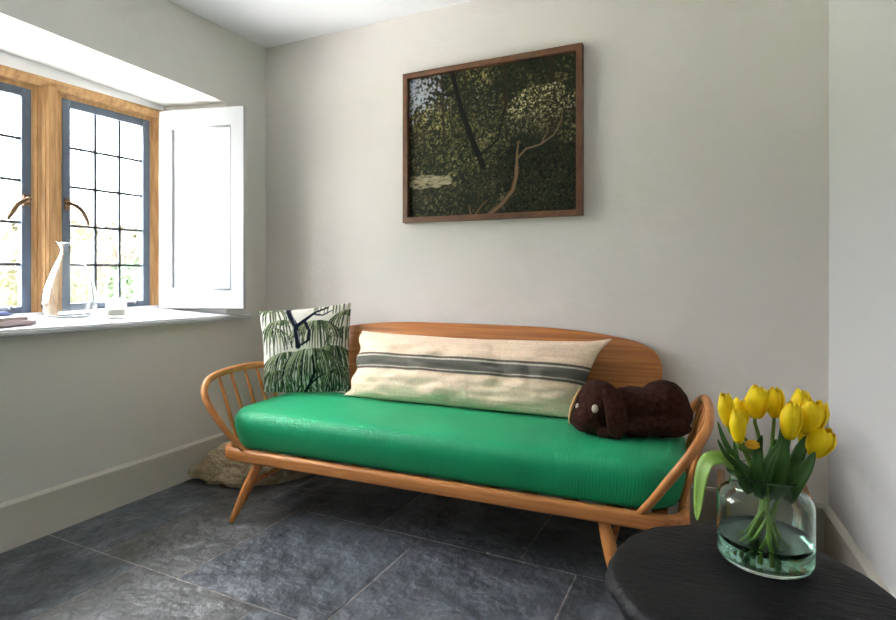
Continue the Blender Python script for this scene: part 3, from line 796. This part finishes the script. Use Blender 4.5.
blob('body', [(q(.665, .305, .575), (.093, .10, .098), None), (q(.635, .255, .535), (.072, .072, .058), None), (q(.63, .28, .525), (.075, .06, .05), None),
              (q(.79, .37, .560), (.11, .095, .085), None), (q(.90, .40, .575), (.095, .095, .10), None), (q(.945, .42, .54), (.065, .08, .068), None),
              (q(.905, .32, .512), (.10, .05, .040), rotm(0, 0, .1)), (q(.715, .235, .500), (.055, .05, .030), None), (q(.80, .30, .51), (.09, .06, .04), None)], .008, M['plush'], dog)
def ear(base, tip, wdt, nrm, name='ear'):
    base, tip, nrm = Vector(base), Vector(tip), Vector(nrm).normalized(); ax = tip-base; sd = ax.cross(nrm).normalized()
    bm = bmesh.new(); rows = []
    for k in range(15):
        t_ = k/14; wv = wdt*(.45+.55*math.sin(PI*min(1, .18+t_*.62)))*(math.sqrt(max(0, 1-((t_-.72)/.28)**2)) if t_ > .72 else 1)
        cn = base+ax*t_+nrm*.022*math.sin(PI*t_)
        rows.append([bm.verts.new(cn+sd*max(wv, .002)*math.cos(2*PI*j/16)+nrm*max(.012*(.6+.4*math.sin(PI*t_)), .003)*math.sin(2*PI*j/16)) for j in range(16)])
    for A_, B_ in zip(rows, rows[1:]):
        for j in range(16): bm.faces.new((A_[j], A_[(j+1) % 16], B_[(j+1) % 16], B_[j]))
    bm.faces.new(rows[0][::-1]); bm.faces.new(rows[-1])
    return obj(name, bm, M['plush'], dog)
ear(q(.715, .245, .655), q(.752, .185, .482), .040, (.45, -.85, .25))
e2 = ear(q(.615, .325, .650), q(.578, .255, .50), .036, (-.85, -.35, .2))
bm = bmesh.new(); pts = catmull([q(.605, .272, .648), q(.583, .242, .60), q(.570, .222, .55), q(.570, .212, .51)], 6)
tube(bm, pts, [.002+.005*math.sin(PI*i/(len(pts)-1)) for i in range(len(pts))], 8); tag(obj('ear_lining', bm, M['tan'], dog), 'tan edge lining of the ear')
for c_, r in ((q(.668, .196, .585), (.012, .008, .016)), (q(.597, .232, .578), (.008, .008, .014))):
    bm = bmesh.new(); bmesh.ops.create_uvsphere(bm, u_segments=20, v_segments=12, radius=1, matrix=Matrix.Translation(c_) @ Matrix.Diagonal((*r, 1))); tag(obj('eye', bm, M['cream'], dog), 'cream oval eye')

# ------------------------------------------------------------------ fleece heap under the couch
bm = bmesh.new(); bmesh.ops.create_icosphere(bm, subdivisions=5, radius=1)
for v in bm.verts:
    p = v.co.copy(); f = 1+.24*noise.noise(p*1.9+Vector((5, 2, 1)))+.13*noise.noise(p*4.5)+.07*noise.noise(p*11)+.04*noise.noise(p*24)
    x, y, z = p*f
    X = min(max(XL+.03, -2.25+.29*x+.06*y), -2.0+.1*y); Y = 2.33+.235*y+.09*x; Z = max(.002, (.03+.165*z)*(1-.35*max(0, x)))
    v.co = (X, min(Y, 2.60), Z)
tag(obj('fleece_rug', bm, M['fleece'], origin=(-2.2, 2.3, 0)), 'rumpled beige woolly fleece heaped on the floor under the sofa left end', 'rug')

# ------------------------------------------------------------------ table, crate
TC = (.044, 1.338, .45); TR_ = .284
tb = empty('side_table', (TC[0], TC[1], 0), 0, 'round black wooden side table with a worn edge holding the tulip jar', 'table')
bm = bmesh.new(); n = 96; rings = []
for (dr, z) in ((-.06, .395), (-.022, .398), (-.008, .408), (.0, .420), (-.002, .430), (-.009, .443), (-.016, .449), (-.05, .45), (-.15, .45), (-.22, .45), (-.28, .45)):
    ring = []
    for k in range(n):
        a = 2*PI*k/n; ch = .006*noise.noise((math.cos(a)*2.2, math.sin(a)*2.2, 3.))+.007*noise.noise((math.cos(a)*7, math.sin(a)*7, z*30)) if dr > -.05 else 0
        r = TR_+dr+ch; ring.append((r*math.cos(a), r*math.sin(a), z))
    rings.append(ring)
rings_mesh(bm, rings); obj('table_top', bm, M['black'], tb, auto=50)
bm = bmesh.new(); lathe(bm, [(0, .05), (.05, .05), (.038, .1), (.032, .2), (.036, .3), (.06, .37), (.10, .396), (0, .396)], 32); obj('pedestal', bm, M['black'], tb)
bm = bmesh.new(); lathe(bm, [(0, 0), (.17, 0), (.175, .01), (.165, .025), (.09, .042), (.045, .055), (0, .055)], 40); obj('table_base', bm, M['black'], tb)

cr = empty('wooden_crate', (.132, 2.50, 0), 0, 'pale wooden crate on the floor against the back wall behind the jar', 'crate')
for x in (-.142, .142):
    bm = bmesh.new(); box(bm, (x, 0, .14), (.028, .20, .28), .003); obj('side_panel', bm, M['crate'], cr, smooth=False)
bm = bmesh.new(); box(bm, (0, 0, .02), (.258, .2, .018), .002); obj('base_panel', bm, M['crate'], cr, smooth=False)
bm = bmesh.new(); box(bm, (0, .09, .05), (.258, .014, .06), .002); obj('slat', bm, M['crate'], cr, smooth=False)
bm = bmesh.new(); box(bm, (0, -.09, .05), (.258, .014, .06), .002); obj('slat', bm, M['crate'], cr, smooth=False)

# ------------------------------------------------------------------ jar, water, tulips
JC = Vector((.083, 1.460, .4502))
jar = empty('glass_jar', tuple(JC), 0, 'wide clear glass jar with short neck and greenish base on the black table', 'vase')
bm = bmesh.new()
oj = [(.0, 0), (.080, 0), (.092, .004), (.0975, .014), (.098, .03), (.098, .125), (.096, .140), (.089, .152), (.078, .159), (.073, .164), (.072, .172), (.072, .188), (.0755, .191), (.0775, .1935), (.0778, .1955)]
ij = [(.0772, .1972), (.0760, .1978), (.0748, .1974), (.0742, .196), (.0725, .193), (.0702, .189), (.0695, .172), (.0705, .163), (.076, .1565), (.087, .149), (.0935, .138), (.0952, .125), (.0952, .03), (.0945, .020), (.088, .012), (.075, .010), (0, .0115)]
lathe(bm, oj+ij, 72)
obj('jar_body', bm, M['jarglass'], jar)
bm = bmesh.new(); lathe(bm, [(0, .0108), (.074, .0095), (.088, .0112), (.0948, .019), (.0962, .031), (.0962, .0575), (.0950, .0565), (.092, .056), (0, .056)], 72)
tag(obj('water', bm, M['water'], jar), 'clear water in the bottom of the jar')

def petal_bloom(bm, base, axis, L_, rad, openness, seed):
    axis = Vector(axis).normalized(); ref = Vector((1, 0, 0)) if abs(axis.x) < .8 else Vector((0, 1, 0))
    ex = (ref-axis*ref.dot(axis)).normalized(); ey = axis.cross(ex)
    rnd = random.Random(seed)
    for k in range(6):
        a0 = 2*PI*k/6+rnd.uniform(-.1, .1); inner = .88 if k % 2 else 1.
        Lk = L_*rnd.uniform(.94, 1.05); nt, ns = 11, 9; G = []
        for i in range(nt):
            t = i/(nt-1)
            r = rad*inner*(math.sin(PI*(.09+.66*t))**.66)*(1+openness*.35*t*t)
            if t > .62: r *= 1-.50*((t-.62)/.38)**1.5*(1-openness*1.3)
            wd = 1.32*max(.22, 1-((t-.50)/.54)**4)**.5
            row = []
            for j in range(ns):
                s = (j/(ns-1)-.5)*2; a = a0+s*.62*wd*(1.05-.15*t)
                rr = r*(1+.06*abs(s))*(1-.03*s*s)
                z = Lk*t-.004*s*s*t*L_/.07
                row.append(bm.verts.new(Vector(base)+axis*z+(ex*math.cos(a)+ey*math.sin(a))*rr))
            G.append(row)
        for i in range(nt-1):
            for j in range(ns-1): bm.faces.new((G[i][j], G[i][j+1], G[i+1][j+1], G[i+1][j]))

def leaf_strip(bm, ctrl, width, nrm, n=6, fold=.25):
    c_ = catmull(ctrl, n); m_ = len(c_); prev = None; nrm = Vector(nrm)
    for i, p in enumerate(c_):
        t = i/(m_-1); T = (c_[min(i+1, m_-1)]-c_[max(i-1, 0)]).normalized(); sd = T.cross(nrm).normalized(); up_ = sd.cross(T)
        wv = width*(math.sin(PI*(.12+.88*t)**.8)**.75)+.0006 if t < 1 else .0006
        row = [bm.verts.new(p+sd*wv*s+up_*(fold*wv*s*s)) for s in (-1, -.5, 0, .5, 1)]
        if prev:
            for j in range(4): bm.faces.new((prev[j], prev[j+1], row[j+1], row[j]))
        prev = row

def thicken(o, t=.0012):
    md = o.modifiers.new('thick', 'SOLIDIFY'); md.thickness = t; md.offset = 0

def tulip(bl, hgt, rad, lean, opn, foot, neck, label, leaves=(), pale=(), bloom_mat='petal', seed=0):
    """bl: bloom centre; stems cross in the jar's neck"""
    axis = Vector(lean).normalized(); base = Vector(bl)-axis*hgt*.5
    f = JC+Vector((foot[0], foot[1], .0145)); nk = JC+Vector((neck[0], neck[1], .178))
    e = empty('yellow_tulip', tuple(f), 0, label, 'tulip', 'yellow tulips in the glass jar')
    def po(name, bm, m):
        o = obj(name, bm, m, e, origin=tuple(f)); o.location = (0, 0, 0); return o
    mid = f.lerp(nk, .5)+Vector((0, 0, .0))
    c_ = catmull([f, mid, nk, nk.lerp(base, .55)+Vector((0, 0, .012)), base-axis*.012, base+axis*.004], 6); n = len(c_)
    bm = bmesh.new(); tube(bm, c_, [.0046-.0012*i/n for i in range(n)], 10); po('stem', bm, M['stem'])
    bm = bmesh.new(); petal_bloom(bm, base, axis, hgt, rad, opn, seed); b = po('bloom', bm, M[bloom_mat]); thicken(b)
    for ctrl, wd, nr in leaves:
        bm = bmesh.new(); leaf_strip(bm, ctrl, wd, nr); o = po('leaf', bm, M['leaf']); thicken(o)
    for ctrl, wd, nr in pale:
        bm = bmesh.new(); leaf_strip(bm, ctrl, wd, nr); o = po('leaf', bm, M['leafpale']); thicken(o); tag(o, 'pale green leaf drooping over the jar side')
V3 = lambda x, y, z: Vector((x, y, z))
fr = (-.44, -.9, .1)
tulip((.006, 1.43, .787), .076, .0175, (-.12, -.1, 1), .05, (.045, .00), (-.018, .006), 'tall narrow yellow tulip at the far left of the bunch',
      leaves=[([V3(.06, 1.43, .61), V3(.035, 1.42, .665), V3(.005, 1.41, .715), V3(-.012, 1.40, .765)], .0075, fr)], seed=1)
tulip((.034, 1.47, .772), .070, .0205, (-.02, .1, 1), .15, (.02, .03), (-.008, .03), 'yellow tulip tucked behind the narrow front left bloom',
      leaves=[([V3(.05, 1.45, .60), V3(.03, 1.45, .66), V3(.022, 1.44, .72)], .007, fr)], seed=2)
tulip((.028, 1.39, .762), .076, .0165, (-.06, -.15, 1), -.02, (.03, -.03), (-.012, -.02), 'narrow closed yellow tulip hanging lowest at front left',
      leaves=[([V3(.052, 1.42, .615), V3(.030, 1.40, .668), V3(.004, 1.385, .70), V3(-.012, 1.37, .733)], .007, fr)], seed=3)
tulip((.069, 1.455, .806), .074, .0245, (.10, .0, 1), .12, (-.015, .02), (.0, .02), 'large yellow tulip standing tallest at centre left of the bunch',
      leaves=[([V3(.08, 1.43, .60), V3(.078, 1.42, .655), V3(.096, 1.42, .70), V3(.118, 1.42, .735)], .010, fr)], seed=4)
tulip((.103, 1.455, .806), .064, .0185, (.04, .0, 1), .25, (-.03, .0), (.012, .01), 'small upright yellow tulip between the left and right clusters',
      leaves=[([V3(.105, 1.46, .61), V3(.113, 1.45, .68), V3(.118, 1.44, .74), V3(.117, 1.44, .79)], .0105, fr)], seed=5)
tulip((.130, 1.41, .780), .078, .0215, (.10, -.05, 1), .1, (-.05, -.02), (.025, -.015), 'yellow tulip at the front of the right cluster, left of the widest bloom',
      leaves=[([V3(.098, 1.43, .60), V3(.112, 1.415, .66), V3(.118, 1.41, .715), V3(.121, 1.41, .758)], .014, fr)], seed=6)
tulip((.158, 1.50, .800), .070, .0200, (.05, .1, 1), .2, (-.02, .04), (.02, .04), 'yellow tulip half hidden at the back of the right cluster', seed=7)
tulip((.172, 1.44, .785), .076, .0275, (.22, .0, 1), .3, (-.055, .01), (.035, .0), 'widest open yellow tulip at the right of the bunch',
      leaves=[([V3(.118, 1.44, .60), V3(.132, 1.43, .66), V3(.150, 1.43, .715), V3(.163, 1.43, .748)], .015, fr)], seed=8)
tulip((.184, 1.43, .736), .066, .0260, (.42, -.05, 1), .3, (-.04, -.03), (.045, -.01), 'open yellow tulip leaning out lowest at the right',
      leaves=[([V3(.125, 1.425, .60), V3(.142, 1.41, .65), V3(.160, 1.405, .69), V3(.172, 1.40, .722)], .014, fr)], seed=9)
tulip((.168, 1.475, .737), .062, .0190, (.2, .1, 1), .15, (-.01, -.045), (.038, .02), 'yellow tulip peeping out behind the lowest right bloom',
      leaves=[([V3(.09, 1.47, .60), V3(.098, 1.46, .67), V3(.106, 1.46, .725)], .014, fr)], seed=10)
tulip((.057, 1.40, .722), .028, .0095, (.9, -.2, .1), -.1, (.01, -.05), (.0, -.03), 'small unopened orange-yellow bud low at the front of the bunch', bloom_mat='bud',
      leaves=[([V3(.070, 1.42, .60), V3(.066, 1.405, .66), V3(.068, 1.40, .71), V3(.075, 1.40, .745)], .012, fr),
              ([V3(.06, 1.425, .61), V3(.038, 1.41, .652), V3(.010, 1.40, .672), V3(-.008, 1.39, .683)], .020, (-.3, -.6, .7))],
      pale=[([V3(.02, 1.40, .672), V3(-.008, 1.385, .687), V3(-.032, 1.375, .676), V3(-.044, 1.37, .635), V3(-.050, 1.37, .575), V3(-.053, 1.37, .548)], .019, (-.5, -.6, .6))], seed=11)

# ------------------------------------------------------------------ garden outside
bm = bmesh.new(); box(bm, (-10, 4, -.35), (26, 30, .1)); tag(obj('ground', bm, M['lawn'], smooth=False), kind='structure')
bm = bmesh.new(); box(bm, (-6.15, 3, -.285), (6, 20, .06)); box(bm, (-1, -6.2, -.285), (10, 8.4, .06)); tag(obj('bounce_terrace', bm, M['bounce_gravel'], smooth=False), kind='structure')  # unseen terrace, added to bounce light onto soffit and ceiling
def leafy(name, c, r, n, size, m, label, cat, flatb=True, seed=1):
    rnd = random.Random(seed); bm = bmesh.new()
    box(bm, (c[0], c[1], c[2]), (r[0]*1.2, r[1]*1.7, r[2]*1.6), .1)
    for _ in range(n):
        u = Vector((rnd.gauss(0, 1), rnd.gauss(0, 1), rnd.gauss(0, 1))).normalized()
        k = max(abs(u.x), abs(u.y), abs(u.z)); u = u*(1/k*.55+.45)
        f = rnd.uniform(.82, 1.05)
        p = Vector((c[0]+u.x*r[0]*f, c[1]+u.y*r[1]*f, c[2]+u.z*r[2]*f))
        a = Vector((rnd.gauss(0, 1), rnd.gauss(0, 1), rnd.gauss(0, 1))).normalized(); b = a.orthogonal().normalized()*size*rnd.uniform(.35, .6); a = a*size*rnd.uniform(.7, 1.2)
        bm.faces.new([bm.verts.new(p-a), bm.verts.new(p+b), bm.verts.new(p+a), bm.verts.new(p-b)])
    me = bpy.data.meshes.new(name); bm.to_mesh(me); bm.free()
    return tag(link(name, me, m, None, (c[0], c[1], c[2]-r[2])), label, cat)
leafy('garden_hedge', (-13.0, 7.4, .85), (.9, 7.0, 1.3), 9000, .12, M['hedge'], 'long pale olive hedge running across the garden outside the window', 'hedge', seed=3)
leafy('garden_shrub', (-8.2, 6.15, .45), (.7, .62, .85), 2600, .08, M['shrub'], 'leafy green shrub outside the window near its right edge', 'shrub', seed=4)
def bare_tree(c, hgt, seed, label):
    rnd = random.Random(seed); bm = bmesh.new()
    def br(p, d, l, r, lev):
        pts = [p]; q_ = p
        for k in range(4):
            d = (d+Vector((rnd.gauss(0, .13), rnd.gauss(0, .13), rnd.gauss(0, .1)))).normalized(); q_ = q_+d*l/4; pts.append(q_)
        tube(bm, pts, [r*(1-.13*k) for k in range(5)], 5, caps=False)
        if lev < 4:
            for k in range(4 if lev else 6):
                t = rnd.uniform(.35, 1); i = min(3, int(t*4)); p2 = pts[i].lerp(pts[i+1], t*4-i if t < 1 else 1)
                d2 = (d+Vector((rnd.gauss(0, .6), rnd.gauss(0, .6), rnd.gauss(.1, .35)))).normalized()
                br(p2, d2, l*rnd.uniform(.5, .72), r*.5, lev+1)
    br(Vector(c), Vector((0, 0, 1)), hgt*.42, .11, 0)
    me = bpy.data.meshes.new('bare_tree'); bm.to_mesh(me); bm.free()
    return tag(link('bare_tree', me, M['twig'], None, c), label, 'tree')
bare_tree((-9.6, 4.5, -.3), 4.2, 5, 'bare winter tree seen through the left window light')
bare_tree((-9.7, 5.9, -.3), 3.6, 8, 'bare winter tree seen through the middle of the right window light')

# ------------------------------------------------------------------ light
wd_ = bpy.data.worlds.new('World'); sc.world = wd_; wd_.use_nodes = True
nt = wd_.node_tree; bg = nt.nodes['Background']
tc = nt.nodes.new('ShaderNodeTexCoord'); sp = nt.nodes.new('ShaderNodeSeparateXYZ'); rp = nt.nodes.new('ShaderNodeValToRGB')
nt.links.new(tc.outputs['Generated'], sp.inputs[0]); nt.links.new(sp.outputs[2], rp.inputs[0]); nt.links.new(rp.outputs[0], bg.inputs['Color'])
rp.color_ramp.elements[0].position = 0; rp.color_ramp.elements[0].color = (.66, .648, .668, 1)
rp.color_ramp.elements[1].position = 1; rp.color_ramp.elements[1].color = (.975*4.2, .965*4.2, 1.03*4.2, 1)
bg.inputs['Strength'].default_value = 6.0
sl = bpy.data.lights.new('added_sun', 'SUN'); sl.energy = 5; sl.angle = math.radians(12); sl.color = (1, .97, .92)  # hazy sun added to an overcast sky, for more bounce off the ground
so_ = bpy.data.objects.new('added_sun', sl); COL.objects.link(so_); so_.location = (4, 4, 8)
so_.rotation_euler = Vector((-.50, -.28, -.82)).to_track_quat('-Z', 'Y').to_euler()
def portal(name, loc, rot, sx, sy):
    l = bpy.data.lights.new(name, 'AREA'); l.shape = 'RECTANGLE'; l.size = sx; l.size_y = sy; l.cycles.is_portal = True
    o = bpy.data.objects.new(name, l); COL.objects.link(o); o.location = loc; o.rotation_euler = rot
portal('daylight_window', (-3.10, 1.28, 1.44), (0, -PI/2, 0), 1.1, 1.9)

# ------------------------------------------------------------------ camera
cam = bpy.data.cameras.new('camera'); co = bpy.data.objects.new('camera', cam); COL.objects.link(co)
co.location = (0, 0, 1.1); co.rotation_euler = (PI/2, 0, math.radians(26))
cam.sensor_width = 36; cam.lens = 565/896*36; cam.shift_y = -38.5/896; cam.clip_start = .02
sc.camera = co
vs = sc.view_settings; vs.view_transform = 'Standard'; vs.look = 'None'; vs.gamma = 1; vs.use_curve_mapping = False; vs.exposure = 1.52
sc.cycles.use_denoising = True
sc.cycles.max_bounces = 14; sc.cycles.diffuse_bounces = 8; sc.cycles.transmission_bounces = 12; sc.cycles.transparent_max_bounces = 12
